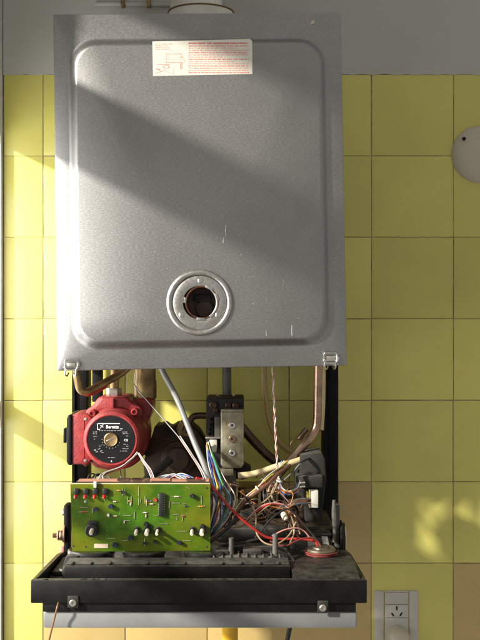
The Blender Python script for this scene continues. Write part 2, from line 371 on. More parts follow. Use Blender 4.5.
for (px_, py_, a_) in ((61.5,158,-35), (60.5,166,-25), (336,258,40), (335,262,60)):
    box('scuff_mark', P(px_, py_, DF+.0002), (.0007, .0002, .0035), 'scuff', cover, (0, R(a_), 0), 0)
# hem screws/rivets at upper corners
lathe('rivet', [(.0035, 0), (.003, .001), (0, .0015)], P(313, 22, DF), FRONT, 'zinc', cover, 16)

# warning sticker
DS = DP+.0004
stk = prism('warning_sticker', [(152.3,41.5),(250,39),(252.2,41.2),(252.4,74),(153,76)], DP+.0001, DS, 'paper', boiler, .0)
stk['label'] = 'white paper sticker with red diagram and lines of red print'
rects = []; pale = []
def textline(x0, x1, y, h, lst, wmin=1.5, wmax=5.5):
    x = x0
    while x < x1:
        w_ = random.uniform(wmin, wmax); xe = min(x1, x+w_)
        xx = x
        while xx < xe-.25:                                  # letters
            lw = random.uniform(.35, .8); yy = random.uniform(-.12, .12)
            lst.append((xx, y-h/2+yy, min(xe, xx+lw), y+h/2+yy)); xx += lw + random.uniform(.15, .32)
        x = xe + random.uniform(.5, 1.0)
textline(188.5, 248, 43.3, 1.5, rects, 5, 10)
yy = 46.0
for k in range(13):
    textline(188.5, random.choice([249, 249, 248, 249, 222, 236]), yy, .85, pale if k % 3 else rects); yy += 2.22
for k in range(4): textline(155, random.choice([172, 170, 168]), 44+k*1.75, .7, pale)
# diagram
def ln(x0, y0, x1, y1, w_=.45, lst=rects):
    if abs(x1-x0) >= abs(y1-y0): lst.append((min(x0,x1), (y0+y1)/2-w_/2, max(x0,x1), (y0+y1)/2+w_/2))
    else: lst.append(((x0+x1)/2-w_/2, min(y0,y1), (x0+x1)/2+w_/2, max(y0,y1)))
for seg in ((166.5,54,181.5,54), (166.5,54,166.5,62.5), (181.5,54,181.5,58), (164,59,184,59), (165,62.5,183,62.5), (157,64.5,170,64.5), (179,57,183,57), (180.5,63,180.5,69), (181.8,63,181.8,69), (163,65.5,163,67.5), (169,65.5,169,67.5), (173.5,68,173.5,73.5), (184,59,184,62.5)): ln(*seg, lst=random.choice([rects, pale]))
for k in range(14):
    t = k/13; x = 155+9*t; y = 73.2-3*t; rects.append((x, y, x+.5, y+.45))
    x = 163+10*t; y = 70.5+3.2*t; pale.append((x, y, x+.55, y+.4))
    a = 2*math.pi*t; x = 166+2.6*math.cos(a); y = 66.8+1.9*math.sin(a); rects.append((x, y, x+.6, y+.5))
for k in range(5): rects.append((156.5+k*.7, 68.5+k*.25, 157.3+k*.7, 69.5+k*.25))
quads('red_print', rects, DS, 'red_ink', stk); quads('pale_print', pale, DS, 'red_ink_pale', stk)

# wire latches that held the cover
def latch(cx_, cy_):
    l = tube('latch', [P(cx_-6,cy_-7,DF+.004), P(cx_+5,cy_-7,DF+.004), P(cx_+6,cy_-5.5,DF+.004), P(cx_+6,cy_+1,DF+.005), P(cx_+4,cy_+3,DF+.005), P(cx_-5,cy_+3,DF+.005), P(cx_-6.5,cy_+1,DF+.005), P(cx_-7,cy_-5.5,DF+.004)], .0011, 'chrome', boiler, closed=True, res=1)
    tube('hook', [P(cx_-6,cy_+2,DF+.005), P(cx_-6.5,cy_+7,DF+.004), P(cx_-4.5,cy_+9,DF-.004), P(cx_-3,cy_+6,DF-.012)], .0013, 'chrome', l)
    tube('hook', [P(cx_+4.5,cy_+2,DF+.005), P(cx_+4.5,cy_+7,DF+.004), P(cx_+3,cy_+9,DF-.004), P(cx_+2,cy_+6,DF-.012)], .0013, 'chrome', l)
    cyl('pin', P(cx_-8,cy_+.5,DF+.004), P(cx_+7.5,cy_-.5,DF+.004), .0016, 'chrome', l, 12)
    box('tongue', P(cx_-.5,cy_-1.5,DF+.0022), (.013,.0012,.008), 'zinc', l, None, .0004)
    cyl('pivot', P(cx_+7.0,cy_-2,DF+.0005), P(cx_+7.0,cy_-2,DF+.006), .0022, 'chrome', l, 12)
latch(71.5, 367); latch(331, 360)

# black side rails of the back frame
def rail(x0, x1, y0, y1):
    r_ = pbox('frame_rail', x0, y0, x1, y1, .04, .10, 'black_frame', boiler, None, .003)
    pbox('rail_lip', x0+.8, y0+1, x0+3.6, y1-2, .1003, .106, 'black_frame', r_, None, .001)
    return r_
rail(71.5, 87, 330, 548); rr_ = rail(323.5, 338.5, 330, 550)
pbox('inner_strip', 92, 362, 101, 402, .12, .15, 'black_frame', boiler)

# --- circulator pump
pump = lathe('pump', [(0, -.006), (.046, -.006), (.049, 0), (.049, .045), (.0455, .060), (.0452, .098), (.0435, .1045), (.040, .107), (.0385, .1070), (.0380, .1055), (0, .1055)], Vector((P(111.4,439.6,.3055).x, -.20, P(111.4,439.6,.3055).z)), FRONT, 'cast_red', boiler, 64)
pump['label'] = 'red circulator pump with black round nameplate'
DPM = .3055
prism('volute', [(99,396.5),(128,396.5),(131,400),(150,397),(152,402),(151.5,414),(146.5,421),(148,436),(146,450),(140,461),(130,468),(112,471),(95,468),(84,458),(82,440),(84,420),(90,408)], .13, .215, 'cast_red', pump, .006, 3)
prism('shoulder', [(101,397),(127,397),(133,404),(141,407.5),(143,414),(137,421),(125,414),(112,411.5),(98,414),(90,421),(84,416),(87,409),(95,405)], .20, .25, 'cast_red', pump, .004, 3)
box('casting_rib', P(113.5, 404, .2515), (.003, .01, .016), 'cast_red', pump)
box('casting_rib', P(140, 436, .252), (.004, .07, .045), 'cast_red', pump, (0,0,0), .002)
box('casting_rib', P(86, 458, .23), (.02, .05, .014), 'cast_red', pump, (0,R(40),0), .002)
for a, b_ in ((92, 413.5), (134.3, 412)):
    c = lathe('boss', [(.0058, -.03), (.0058, .0), (.0048, .0012), (.0032, .0012), (.003, -.002), (0, -.002)], P(a, b_, .268), FRONT, 'cast_red', pump, 20)
lathe('nameplate', [(.0372, 0), (.0370, .0006), (0, .0006)], P(111.4, 439.6, DPM), FRONT, 'plate_black', pump, 64)
DN = DPM+.0008
lathe('vent_screw', [(.0112, 0), (.0110, .0022), (.0098, .0030), (.0088, .0026), (0, .0026)], P(111, 439.6, DN-.0004), FRONT, 'brass', pump, 40)
box('vent_slot', P(111, 439.4, DN+.0023), (.0155, .0006, .0017), 'chrome', pump, (0, R(-18), 0), .0002)
rc = []
ln2 = lambda *a: rc.append(a)
ln2(98.2, 423.2, 120, 423.9); ln2(97.2, 423.4, 97.8, 429.4); ln2(97.2, 429.1, 100, 429.7); ln2(120, 428.6, 122.5, 429.2)
quads('logo_frame', rc, DN-.0002, 'white_ink', pump)
text('logo', 'Beretta', P(112.2, 428.3, DN-.0001), .0068, 'white_ink', pump, shear=.12, bold=.00016)
bmx = [(100.0+k*.45, 427.8-k*.55, 100.7+k*.45, 428.3-k*.55) for k in range(7)] + [(100.2+k*.5, 425.2+k*.35, 101.0+k*.5, 425.6+k*.35) for k in range(6)]
quads('logo_star', bmx, DN-.0002, 'white_ink', pump)
text('approval_mark', 'CE', P(126, 441.2, DN-.0001), .0050, 'white_ink', pump, bold=.0001)
fine = []
for (x0, x1, y) in ((99,121,430.6), (93,98,432), (93,98,433.8), (93.4,97,436.5), (94,95,439.2), (122.3,128,432), (122.8,128,433.6), (126,128,436), (123.5,128,444.2), (126,128.2,446.2), (122.5,126.5,448.6), (127.2,128.4,448.6), (120,128,451), (108,115,457.6)): textline(x0, x1, y, .75, fine, 1, 3)
for k in range(14): fine.append((94+random.uniform(0,8), 444.5+random.uniform(0,8), 0, 0))
fine = [(a, b_, a+random.uniform(.5,2.2), b_+.5) if c == 0 else (a, b_, c, e) for a, b_, c, e in fine]
for k in range(9):                                        # speed scale round the vent screw
    a = R(20+k*20); fine.append((111+9*math.cos(a)-.35, 439.6+8.6*math.sin(a)-.35, 111+9*math.cos(a)+.35, 439.6+8.6*math.sin(a)+.35))
quads('fine_print', fine, DN-.0002, 'grey_ink', pump)
text('spark_mark', 'R', P(111.5, 462, DN-.0001), .0036, 'white_ink', pump, bold=.0001)
tb = prism('terminal_box', [(71.5,415),(78,413.5),(88,414.5),(92,418),(92,460),(87,464.5),(71.5,464.5)], .195, .275, 'cast_red', pump, .0025, 3); tb['label'] = 'red terminal box on the side of the pump'
prism('terminal_lid', [(66.5,419),(68,415),(71.6,414.5),(71.6,465.5),(68,465),(66.5,462)], .19, .278, 'black_plastic', pump, .0015)
box('speed_switch', P(65.8, 435, .245), (.005, .02, .024), 'black_plastic', pump)
for yy in (419, 460.5): lathe('screw', [(.0026,0),(.0024,.0012),(0,.0016)], P(85.5, yy, .275), FRONT, 'zinc', pump, 14)
pbox('box_seam', 84.2, 417, 84.8, 462, .2745, .2753, 'plate_black', pump, None, 0)
# pump union, brass pipes
un = lathe('union_nut', [(.006,0),(.0122,0),(.0130,.0015),(.0130,.0135),(.0122,.015),(.006,.015)], P(114, 397, .215), (0,0,1), 'zinc', boiler, 6)
lathe('union_collar', [(.0140,0),(.0140,.003),(.011,.004),(.0,.004)], P(114, 397.8, .215), (0,0,1), 'zinc', boiler, 24)
tube('pump_pipe', [P(114,392,.215), P(114.5,384,.215), P(115,372,.215), P(114,350,.21)], .0075, 'brass', boiler, 16)
tube('bent_copper_pipe', [P(76,368,.30), P(77.5,379,.30), P(80,389,.295), P(86,392,.29), P(95,388,.275), P(106,382,.262), P(120,374,.245), P(132,364,.235)], .0062, 'brass', boiler, 16)
tube('red_sleeve', [P(80,392.5,.296), P(88,395.2,.288), P(97,391.8,.274), P(107,386.5,.262)], .0022, 'wire_red', boiler, 8)
ft = lathe('brass_fitting', [(.0,0),(.0175,0),(.0195,.002),(.0195,.030),(.0180,.033),(.0180,.060),(0,.060)], P(145, 399, .19), (0,0,1), 'brass', boiler, 32)
tube('clip_wire', [P(135,373,.215), P(134.5,383,.216), P(136.5,391,.216), P(141,396,.216)], .0009, 'zinc', boiler)
# grey hose and steel wire
tube('grey_hose', [P(155,352,.30), P(163,372,.30), P(171,387,.305), P(178,401,.31), P(186,421,.32), P(196,446,.335), P(204,464,.345), P(210,482,.35), P(216,502,.34), P(214,520,.32)], .0046, 'hose_grey', boiler, 16)
tube('capillary', [P(134,384,.26), P(143,396,.27), P(165,421,.30), P(186,446,.33), P(200,468,.35), P(209,486,.36)], .0009, 'hose_grey', boiler)
for off in (0, 2.0): tube('thin_wire', [P(178+off,436,.32), P(190+off,454,.338), P(200+off,470,.352), P(206+off,484,.365)], .0007, 'wire_white' if off else 'wire_pink', boiler, 6)
# rusty round actuator behind
act = prism('diverter_body', [(152,435),(155,425),(159,427),(163,424),(170,429),(177,424),(183,428),(190,424),(199,432),(205,442),(208,458),(206,478),(196,492),(160,492),(145,484),(143,464),(148,446)], .07, .15, 'rust', boiler, .004)
lathe('actuator_boss', [(.030,0),(.029,.008),(.020,.012),(.019,.020),(0,.021)], P(178, 458, .15), FRONT, 'rust', act, 28)
prism('brass_tab', [(176,429),(181,420),(187,428),(189,437),(180,437)], .14, .156, 'brass', act)
cyl('boss', P(169,429,.15), P(169,429,.162), .005, 'dark_grey', act, 16)
cyl('boss', P(147.5,453,.14), P(147.5,453,.17), .006, 'dark_grey', act, 16)
tube('actuator_rod', [P(145,481,.22), P(158,470,.22), P(171,459,.21)], .0068, 'dark_grey', boiler, 14)
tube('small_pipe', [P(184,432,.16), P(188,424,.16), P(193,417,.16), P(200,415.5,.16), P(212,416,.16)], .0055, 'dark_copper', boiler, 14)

# --- gas valve
gv = pbox('gas_valve', 206, 398.5, 244, 470, .10, .20, 'dark_grey', boiler, None, .003); gv['label'] = 'gas valve with yellowish metal front plate and three screws'
prism('valve_plate', [(220.5,413),(221.5,411),(243,411),(244,413),(244,464),(241.5,468.5),(223.5,468.5),(220.5,465)], .2, .235, 'brass_plate', gv, .002)
pbox('plate_fold', 220.8, 409.4, 243.6, 412.0, .2, .238, 'brass_plate', gv, None, .001)
for yy, mm in ((425.3,'chrome'), (439.0,'copper'), (453.0,'chrome')):
    lathe('screw', [(.0058,0),(.0058,.0016),(.005,.0030),(.0024,.0030),(.0021,.001),(0,.001)], P(232.2, yy, .235), FRONT, mm, gv, 20)
    lathe('screw_socket', [(.0021,0),(0,.0002)], P(232.2, yy, .2365), FRONT, 'gap', gv, 6)
for xx, yy, rr in ((213,405,.006),(228,405.5,.0045),(235.5,405.5,.005),(215.5,410.5,.004),(211.5,424.5,.0038),(211,429,.0048),(210.5,433.5,.0048),(212,419,.004)):
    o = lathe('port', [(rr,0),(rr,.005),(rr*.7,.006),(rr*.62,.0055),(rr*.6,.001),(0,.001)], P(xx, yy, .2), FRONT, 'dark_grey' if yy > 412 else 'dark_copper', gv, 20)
pbox('bracket', 214.5, 417, 220, 438, .2, .222, 'mid_grey', gv)
pbox('valve_shelf', 205.5, 437.2, 220, 438.8, .2, .23, 'zinc', gv, None, .0005)
cn = pbox('connector', 209.5, 439.6, 217, 448.5, .2, .228, 'white_plastic', gv, None, .0015)
pbox('connector', 209, 446.5, 216.5, 452, .2, .234, 'white_plastic', gv, None, .0015)
tube('outlet_pipe', [P(227,396,.16), P(226.7,384,.16), P(226.5,352,.16)], .0078, 'mid_grey', boiler, 20, res=2)
lathe('outlet_flange', [(.0,0),(.0165,0),(.0165,.004),(.013,.006),(.0,.006)], P(226.5, 398.3, .16), (0,0,1), 'dark_copper', boiler, 6)
for xx in (217.5, 233.5): lathe('screw', [(.0024,0),(.0022,.0016),(0,.002)], P(xx, 395.3, .178), FRONT, 'copper', gv, 12)
# lower valve block
lb = pbox('valve_base', 210, 470, 236, 505, .12, .22, 'mid_grey', boiler, None, .002)
pbox('base_plate', 211, 468.8, 233.5, 476, .22, .236, 'brass_plate', lb)
lathe('gas_knob', [(.014,0),(.014,.010),(.012,.013),(.006,.013),(.006,.008),(0,.008)], P(224, 487, .22), FRONT, 'brass', lb, 28)
cyl('spindle', P(230,484,.235), P(240,486.5,.235), .0026, 'copper', lb, 12)
prism('flange_ear', [(236,466),(244,464),(251,468),(251,477),(243,480),(236,479)], .17, .21, 'dark_grey', lb)

# --- pipes on the right
tube('supply_pipe', [P(318.5,345,.22), P(318.2,372,.22), P(317.6,405,.22), P(317.2,420,.22), P(315.5,429,.222), P(310.5,437,.226), P(302,447,.232), P(288,463,.240), P(276,478,.245), P(270,492,.245)], .0072, 'copper', boiler, 18)
tube('rear_pipe', [P(323.5,345,.15), P(323,400,.15), P(321.5,430,.15)], .004, 'hose_cream', boiler, 12)
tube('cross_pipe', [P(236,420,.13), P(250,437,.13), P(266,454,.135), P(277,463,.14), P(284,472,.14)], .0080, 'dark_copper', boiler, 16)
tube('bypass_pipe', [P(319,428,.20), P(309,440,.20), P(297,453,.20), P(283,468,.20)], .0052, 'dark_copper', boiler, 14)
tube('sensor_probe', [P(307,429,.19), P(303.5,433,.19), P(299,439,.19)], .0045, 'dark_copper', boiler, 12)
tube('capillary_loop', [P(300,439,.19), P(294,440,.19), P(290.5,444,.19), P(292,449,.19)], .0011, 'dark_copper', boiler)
tube('cream_hose', [P(238,475.5,.255), P(250,474.5,.255), P(262,471.5,.255), P(275,467,.255), P(288,463.5,.255), P(300,460,.25), P(310,455,.24)], .0052, 'hose_cream', boiler, 14)
tube('clear_tube', [P(263,352,.08), P(264.5,385,.08), P(268,418,.08), P(277,440,.09), P(290,452,.10), P(302,460,.12)], .0055, 'tile_tan', boiler, 12)
# twisted white cord hanging from the chamber
for ph in (0, math.pi):
    pts = []
    for k in range(61):
        t = k/60; x = 272.3 + 7*t*(1-.15*math.sin(t*3)); y = 362 + 132*t
        pts.append(P(x+.75*math.cos(ph+t*44), y, .27+.0012*math.sin(ph+t*44)))
    tube('white_cord', pts, .0009, 'wire_white' if ph == 0 else 'wire_pink', boiler, 6, raw=True)
# dark connector housing
ch = prism('connector_housing', [(300,455),(322,452),(325,459),(326,478),(324,500),(322,522),(305,522),(304,500),(297,497),(295.5,478),(300,474)], .19, .262, 'dark_grey', boiler, .003)
ch['label'] = 'dark dusty plastic connector housing'
pbox('housing_step', 296, 476, 323, 488, .24, .285, 'dusty_black', ch, None, .003)
pbox('plug_connector', 311.3, 490.5, 318.3, 508, .262, .290, 'white_plastic', ch, None, .0012)
pbox('plug_key', 309.2, 490, 311.1, 508, .262, .281, 'hose_cream', ch, None, .0006)
pbox('yellow_tab', 307, 492, 309, 500, .262, .275, 'wire_yellow', ch, None, .0006)
prism('cream_bracket', [(298,462),(309,456),(311,463),(305,468),(299,470)], .2, .247, 'hose_cream', boiler, .001)

# --- hydraulic block along the bottom, behind the tray
hb = pbox('hydraulic_manifold', 88, 520, 332, 552, .07, .20, 'rust', boiler, None, .006); hb['label'] = 'grimy hydraulic manifold across the bottom of the frame'
for x0, y0, x1, y1, d, mm in ((238,488,258,520,.17,'brass'),(262,494,276,520,.19,'dark_grey'),(280,500,304,523,.18,'rust'),(212,506,232,523,.20,'mid_grey'),(240,508,256,521,.205,'dark_grey')):
    pbox('manifold_lug', x0, y0, x1, y1, .09, d, mm, hb, None, .004)
for xx, yy, rr, mm in ((247,498,.010,'brass'),(268,506,.009,'dark_copper'),(292,511,.012,'dark_copper'),(222,515,.008,'zinc'),(254,516,.007,'brass_plate')):
    lathe('plug', [(rr,0),(rr,.010),(rr*.8,.014),(rr*.5,.014),(rr*.45,.009),(0,.009)], P(xx, yy, .20), FRONT, mm, hb, 6)
pbox('cross_member', 206, 529, 333, 540, .20, .235, 'dark_grey', boiler, None, .002)
gb = pbox('relay_box', 291, 537, 331, 560, .20, .27, 'mid_grey', boiler, None, .003)
pbox('relay_lid', 290, 534.5, 332, 537, .2, .272, 'dusty_black', gb)
for x0, x1 in ((308.5,317), (323.5,330.5)):
    prism('white_pad', [(x0-2,536.5),(x1-3,536.5),(x1-.5,550),(x0+.5,550)], .27, .2735, 'white_plastic', gb, 0)

# --- fold-down control tray
TX0, TX1 = -.2870, .1742
tray = bmesh.new()
zt, zb = Z0-.3563, Z0-.3885
# front wall with a chamfered top, main height
prof = None
tr_front = wbox('control_tray', TX0, TX1, .512, .52, zb, zt, 'black_plastic', boiler, .0018); tr_front['label'] = 'black folded-down control tray with chipped front edge'
wbox('tray_skirt', P(42.5,0,.515).x, P(356,0,.515).x, .24, .5145, Z0-.4015, zb+.004, 'black_plastic', tr_front)
wbox('tray_floor', TX0+.003, TX1-.003, .21, .511, zb+.0045, zb+.0085, 'dusty_black', tr_front)
def sidewall(x0, x1, name='tray_side'):
    bm = bmesh.new()
    prof = [(.5125, zt-.0005), (.5125, zb), (.215, zb+.002), (.215, zt-.026), (.235, zt-.020), (.31, zt-.010), (.44, zt-.004)]
    va = [bm.verts.new((x0, -d, z)) for d, z in prof]; vb = [bm.verts.new((x1, -d, z)) for d, z in prof]
    bm.faces.new(va); bm.faces.new(vb)
    for i in range(len(prof)): j = (i+1) % len(prof); bm.faces.new((va[i], va[j], vb[j], vb[i]))
    bmesh.ops.bevel(bm, geom=bm.edges[:], offset=.001, segments=2, affect='EDGES')
    return from_bm(name, bm, 'black_plastic', tr_front)
sidewall(TX0+.0005, TX0+.0062); sidewall(TX1-.0062, TX1-.0005)
# chipped top lip and screws
wbox('tray_lip', TX0+.008, TX1-.008, .505, .5118, zt-.004, zt-.0012, 'dusty_black', tr_front, .001)
# ridge in front of the board
xa, xb = P(63,0,.47).x, P(291,0,.47).x
rg = wbox('gauge_ridge', xa, xb, .419, .470, zb+.0088, Z0-.3486, 'black_plastic', tr_front, .003)
wbox('ridge_top', xa+.002, xb-.002, .4205, .462, Z0-.3487, Z0-.3474, 'dusty_black', rg, .0005)
for k in range(12):
    xx = xa+.012+k*(xb-xa-.03)/11
    if k in (3, 7): continue
    box('ridge_notch', (xx, -.4585, Z0-.3468), (random.uniform(.002,.006), .012, .003), 'dusty_black', rg)
prism('pocket_wall', [(62,570),(66,556),(78,556),(78,579),(62,579)], .40, .418, 'dark_grey', tr_front)
wbox('pocket_step', TX0+.008, xa-.004, .30, .40, zb+.0088, zb+.016, 'dusty_black', tr_front, .002)
box('white_scrap', (TX0+.030, -.405, zb+.0185), (.018, .012, .002), 'hose_grey', tr_front, (0, R(8), R(25)))
# right-hand deck
bm = bmesh.new()
xd0, xd1 = xb+.001, TX1-.0066
prof = [(.511, zt-.0015), (.49, zt+.0035), (.44, zt+.0040), (.30, zt-.006), (.225, zt-.018), (.225, zb+.009), (.511, zb+.009)]
va = [bm.verts.new((xd0, -d, z)) for d, z in prof]; vb = [bm.verts.new((xd1, -d, z)) for d, z in prof]
bm.faces.new(va); bm.faces.new(vb)
for i in range(len(prof)): j = (i+1) % len(prof); bm.faces.new((va[i], va[j], vb[j], vb[i]))
bmesh.ops.bevel(bm, geom=bm.edges[:], offset=.0022, segments=3, affect='EDGES')
from_bm('tray_deck', bm, 'black_plastic', tr_front)
# gauge bodies under the board
for x0, x1, mm in ((67,113,'gauge_black'),(122,164,'gauge_black'),(182,226,'gauge_black')):
    c = P((x0+x1)/2, 0, .40); rr = (x1-x0)/2*S(.40)
    lathe('gauge_body', [(0,0),(rr*.97,0),(rr,.0015),(rr,.012),(rr*1.04,.0125),(rr*1.04,.017),(rr*.98,.0185),(0,.0185)], (c.x, -(.4165-rr), Z0-.3610), (0,0,1), 'gauge_black', tr_front, 48)
# grey rail with posts in the tray
wbox('grey_rail', P(205,0,.35).x, P(288,0,.35).x, .33, .36, Z0-.372, Z0-.344, 'dark_grey', tr_front, .002)
wbox('grey_rail', P(212,0,.40).x, P(284,0,.40).x, .385, .412, Z0-.372, Z0-.3485, 'mid_grey', tr_front, .002)
for xx, hh, rr in ((231.3,.030,.0042),(275.3,.036,.0046)):
    lathe('post', [(0,0),(rr*1.6,0),(rr*1.6,.004),(rr,.006),(rr*.85,hh),(rr*.5,hh),(rr*.45,hh-.004),(0,hh-.004)], P(xx, 558, .395), (0,0,1), 'mid_grey', tr_front, 16)
lathe('grommet', [(.013,0),(.014,.003),(.012,.008),(.007,.008),(.007,.002)], P(273.5,560.5,.405), (0,0,1), 'black_plastic', tr_front, 24)
tube('strap', [P(283,545,.36), P(288,553,.385), P(294,562,.41), P(296,572,.44)], .0022, 'black_plastic', tr_front)
for k in range(18):
    xx = random.uniform(TX0+.012, TX1-.012)
    box('lip_chip', (xx, -.5165, zt+.0002), (random.uniform(.002,.010), random.uniform(.002,.005), random.uniform(.0004,.0011)), random.choice(['black_plastic','dusty_black']), tr_front, (0, R(random.uniform(-6,6)), R(random.uniform(-8,8))), .0002)
for xx in (.0885, .146): wbox('deck_rib', xx-.0012, xx+.0012, .25, .33, zt-.008, zt-.0025, 'black_plastic', tr_front, .0006)
for k in range(9):
    xx = P(214+k*8.2, 0, .412).x
    wbox('rail_rib', xx-.0012, xx+.0012, .380, .4165, Z0-.372, Z0-.3455-random.uniform(0,.002), 'mid_grey', tr_front, .0005)
for x0, x1 in ((216,229),(243,262)): wbox('rail_block', P(x0,0,.4).x, P(x1,0,.4).x, .372, .400, Z0-.372, Z0-.3420, 'dark_grey', tr_front, .0015)
# screw lugs on the front
for xx, yy in ((73, 602), (323, 607)):
    lg = pbox('screw_lug', xx-5.5, yy-6, xx+5.5, yy+6, .5195, .5222, 'dark_grey', tr_front, None, .0012)
    lathe('lug_screw', [(.0050,0),(.0048,.0012),(.004,.0018),(.0018,.0018),(.0016,.0004),(0,.0004)], P(xx, yy+1, .5222), FRONT, 'zinc', tr_front, 16)
# grey fascia underneath
fa = wbox('fascia', P(43,0,.51).x, P(357,0,.51).x, .23, .5105, P(0,628.5,.51).z, Z0-.4018, 'fascia_grey', boiler, .0035)
fa['label'] = 'light grey front fascia facing down under the black tray'
# thermostat disc lying on the deck
tc = P(321, 557, .36)
th = lathe('thermostat_disc', [(0,0),(.0215,0),(.0225,.001),(.0225,.008),(.0205,.0105),(.012,.0105),(.0115,.012),(0,.012)], (tc.x, -.36, Z0-.3560), (-.03,-.06,1), 'old_steel', boiler, 40)
for off in (0, .003): tube('coil', [(tc.x+(.0235+off*.4)*math.cos(2*math.pi*k/24), -.36+(.0235+off*.4)*math.sin(2*math.pi*k/24), Z0-.3545+off) for k in range(24)], .0014, 'wire_dark_red', th, closed=True, raw=True)
# hinges at both ends
for cx_, s_ in ((66.5,-1), (337.5,1)):
    hp = P(cx_, 536, .26)
    hg = pbox('hinge_plate', cx_-3, 505, cx_+2.5, 553, .245, .275, 'black_frame' if s_ < 0 else 'mid_grey', boiler, None, .003)
    if s_ > 0:
        lathe('hinge_washer', [(0,0),(.026,0),(.027,.0015),(.027,.004),(.022,.006),(.020,.009),(.012,.010),(0,.010)], P(339, 537, .26), (1,0,0), 'black_plastic', hg, 40)
        lathe('hinge_rim', [(.0225,0),(.0240,.0015),(.0225,.003)], P(339, 537, .26)+Vector((.007,0,0)), (1,0,0), 'zinc', hg, 40)
        tube('lever', [P(334,500,.28), P(334.3,515,.28), P(334.8,530,.28), P(334,542,.28)], .0038, 'mid_grey', hg, 10, rad=lambda t: .0028+.0016*math.sin(math.pi*min(1,t*1.3)))
    else:
        lathe('hinge_bolt', [(0,0),(.011,0),(.011,.004),(.0075,.005),(.0085,.007),(.0075,.009),(.0085,.011),(.0065,.013),(.004,.014),(.004,.020),(0,.021)], P(65.5, 535.5, .27), (-1,0,0), 'copper', hg, 20)
        lathe('hinge_washer', [(0,0),(.017,0),(.0175,.001),(.016,.003),(0,.003)], P(66.3, 533, .265), (-1,0,0), 'dark_copper', hg, 28)
        lathe('upper_bolt', [(0,0),(.006,0),(.006,.004),(.004,.006),(0,.007)], P(65.5, 512, .262), (-1,-.3,0), 'copper', hg, 16)
        tube('hinge_spring', [P(66,523,.27)+Vector((.0035*math.cos(k), .0035*math.sin(k), -k*.00055)) for k in range(0, 34)], .0009, 'dark_copper', hg, 6, raw=True)
        box('hinge_stub', P(62.5, 550, .27), (.006,.01,.011), 'wire_pink', hg)

# --- printed circuit board
DB = .40
pcb = prism('circuit_board', [(70.3,484.2),(210.2,484.0),(210.3,550.6),(72.3,551.6)], DB-.0018, DB, 'pcb_green', boiler, 0)
pcb['label'] = 'bare green circuit board with red lamps and trimmer knobs'
pbox('board_edge', 70.3, 483.2, 210, 484.1, DB-.0018, DB+.0003, 'hose_cream', pcb, None, 0)
bk = prism('rear_board', [(78,480.5),(209,480.0),(209,481.6),(78,482.0)], DB-.024, DB-.006, 'pcb_edge', boiler, 0)
pbox('board_gap', 76, 481.8, 209.5, 483.4, DB-.02, DB-.004, 'gap', pcb, None, 0)
for x0, x1, mm in ((117,129,'dark_copper'),(131,141,'copper'),(143,148,'brass'),(150,170,'pcb_edge'),(186,204,'copper')): pbox('solder_strip', x0, 479.6, x1, 480.7, DB-.022, DB-.004, mm, bk, None, 0)
def comp(name, px_, py_, fn): pass
LED = [(0,0),(.0030,0),(.0030,.0008),(.0025,.0010),(.0025,.0035),(.0018,.0052),(.0008,.0060),(0,.0062)]
for k, xx in enumerate((75.6, 85.2, 94.6, 104.2)):
    lathe('led', LED, P(xx, 496.2, DB+.0035), (0,-.9,-.42), 'led_red', pcb, 20)
    pbox('led_socket', xx-1.9, 488.8, xx+3.2, 494.6, DB, DB+.0062, 'chip', pcb, None, .0012)
    tube('led_lead', [P(xx+1,494,DB+.002), P(xx+.6,495.5,DB+.003)], .0004, 'solder', pcb, 5)
pbox('light_guide', 93.4, 481.5, 96.6, 488, DB, DB+.007, 'led_clear', pcb, None, .0012)
lathe('screw', [(.0022,0),(.002,.001),(0,.0014)], P(85.6, 501.6, DB), FRONT, 'zinc', pcb, 14)
def pot(xx, yy, rr, hh, sh):
    o = lathe('trimmer', [(0,0),(rr,0),(rr,hh*.8),(rr*.85,hh),(rr*.5,hh),(0,hh)], P(xx, yy, DB), FRONT, 'chip', pcb, 28)
    lathe('trimmer_shaft', [(0,0),(sh,0),(sh,.014),(sh*.8,.016),(0,.016)], P(xx-.1, yy+.4, DB+hh), (0,-1,-.14), 'cream_plastic', pcb, 16)
    pbox('trimmer_foot', xx-rr/S(DB)*.75, yy-rr/S(DB)*1.25, xx+rr/S(DB)*.75, yy-rr/S(DB)*.2, DB, DB+hh*.5, 'dark_grey', pcb)
pot(92.3, 529.6, .0098, .010, .0030)
for xx, rr, sh in ((136.6,.0042,.0026),(147.4,.0058,.0032),(157.6,.0042,.0024),(192.2,.0042,.0026),(202.3,.0058,.0034)): pot(xx, 530.4, rr, .007, sh)
chp = pbox('chip', 158.8, 493.5, 164.0, 516.5, DB+.0012, DB+.0055, 'chip', pcb, None, .0005)
for k in range(9):
    for sx_ in (158.0, 164.0): pbox('chip_pin', sx_, 494.6+k*2.42, sx_+.8, 495.5+k*2.42, DB, DB+.003, 'solder', pcb, None, 0)
for xx, yy, rr, mm in ((95.8,509,.0030,'cap_blue'),(111,506,.0034,'cap_blue'),(130.5,537.5,.0034,'cap_blue'),(115,544.5,.0034,'cap_blue'),(155.3,541.5,.0027,'chip'),(179.3,542.2,.0028,'cap_blue'),(144.3,543,.0020,'cap_blue'),(192,495.5,.0032,'dark_grey'),(123,492,.0022,'chip'),(108.6,514.6,.0020,'white_plastic'),(155.6,499.5,.0026,'resistor_red'),(202.5,525.5,.0026,'chip'),(146,523.5,.0030,'chip')):
    lathe('capacitor', [(0,0),(rr,0),(rr,.006),(rr*.9,.0068),(rr*.6,.0066),(0,.0066)], P(xx, yy, DB), FRONT, mm, pcb, 16)
    tube('capacitor_lead', [P(xx-1,yy+2,DB+.0012), P(xx+.8,yy+2.6,DB+.0012)], .0003, 'solder', pcb, 5)
pbox('board_label', 94.2, 543.8, 108, 548.0, DB, DB+.0004, 'pcb_label', pcb, None, 0)
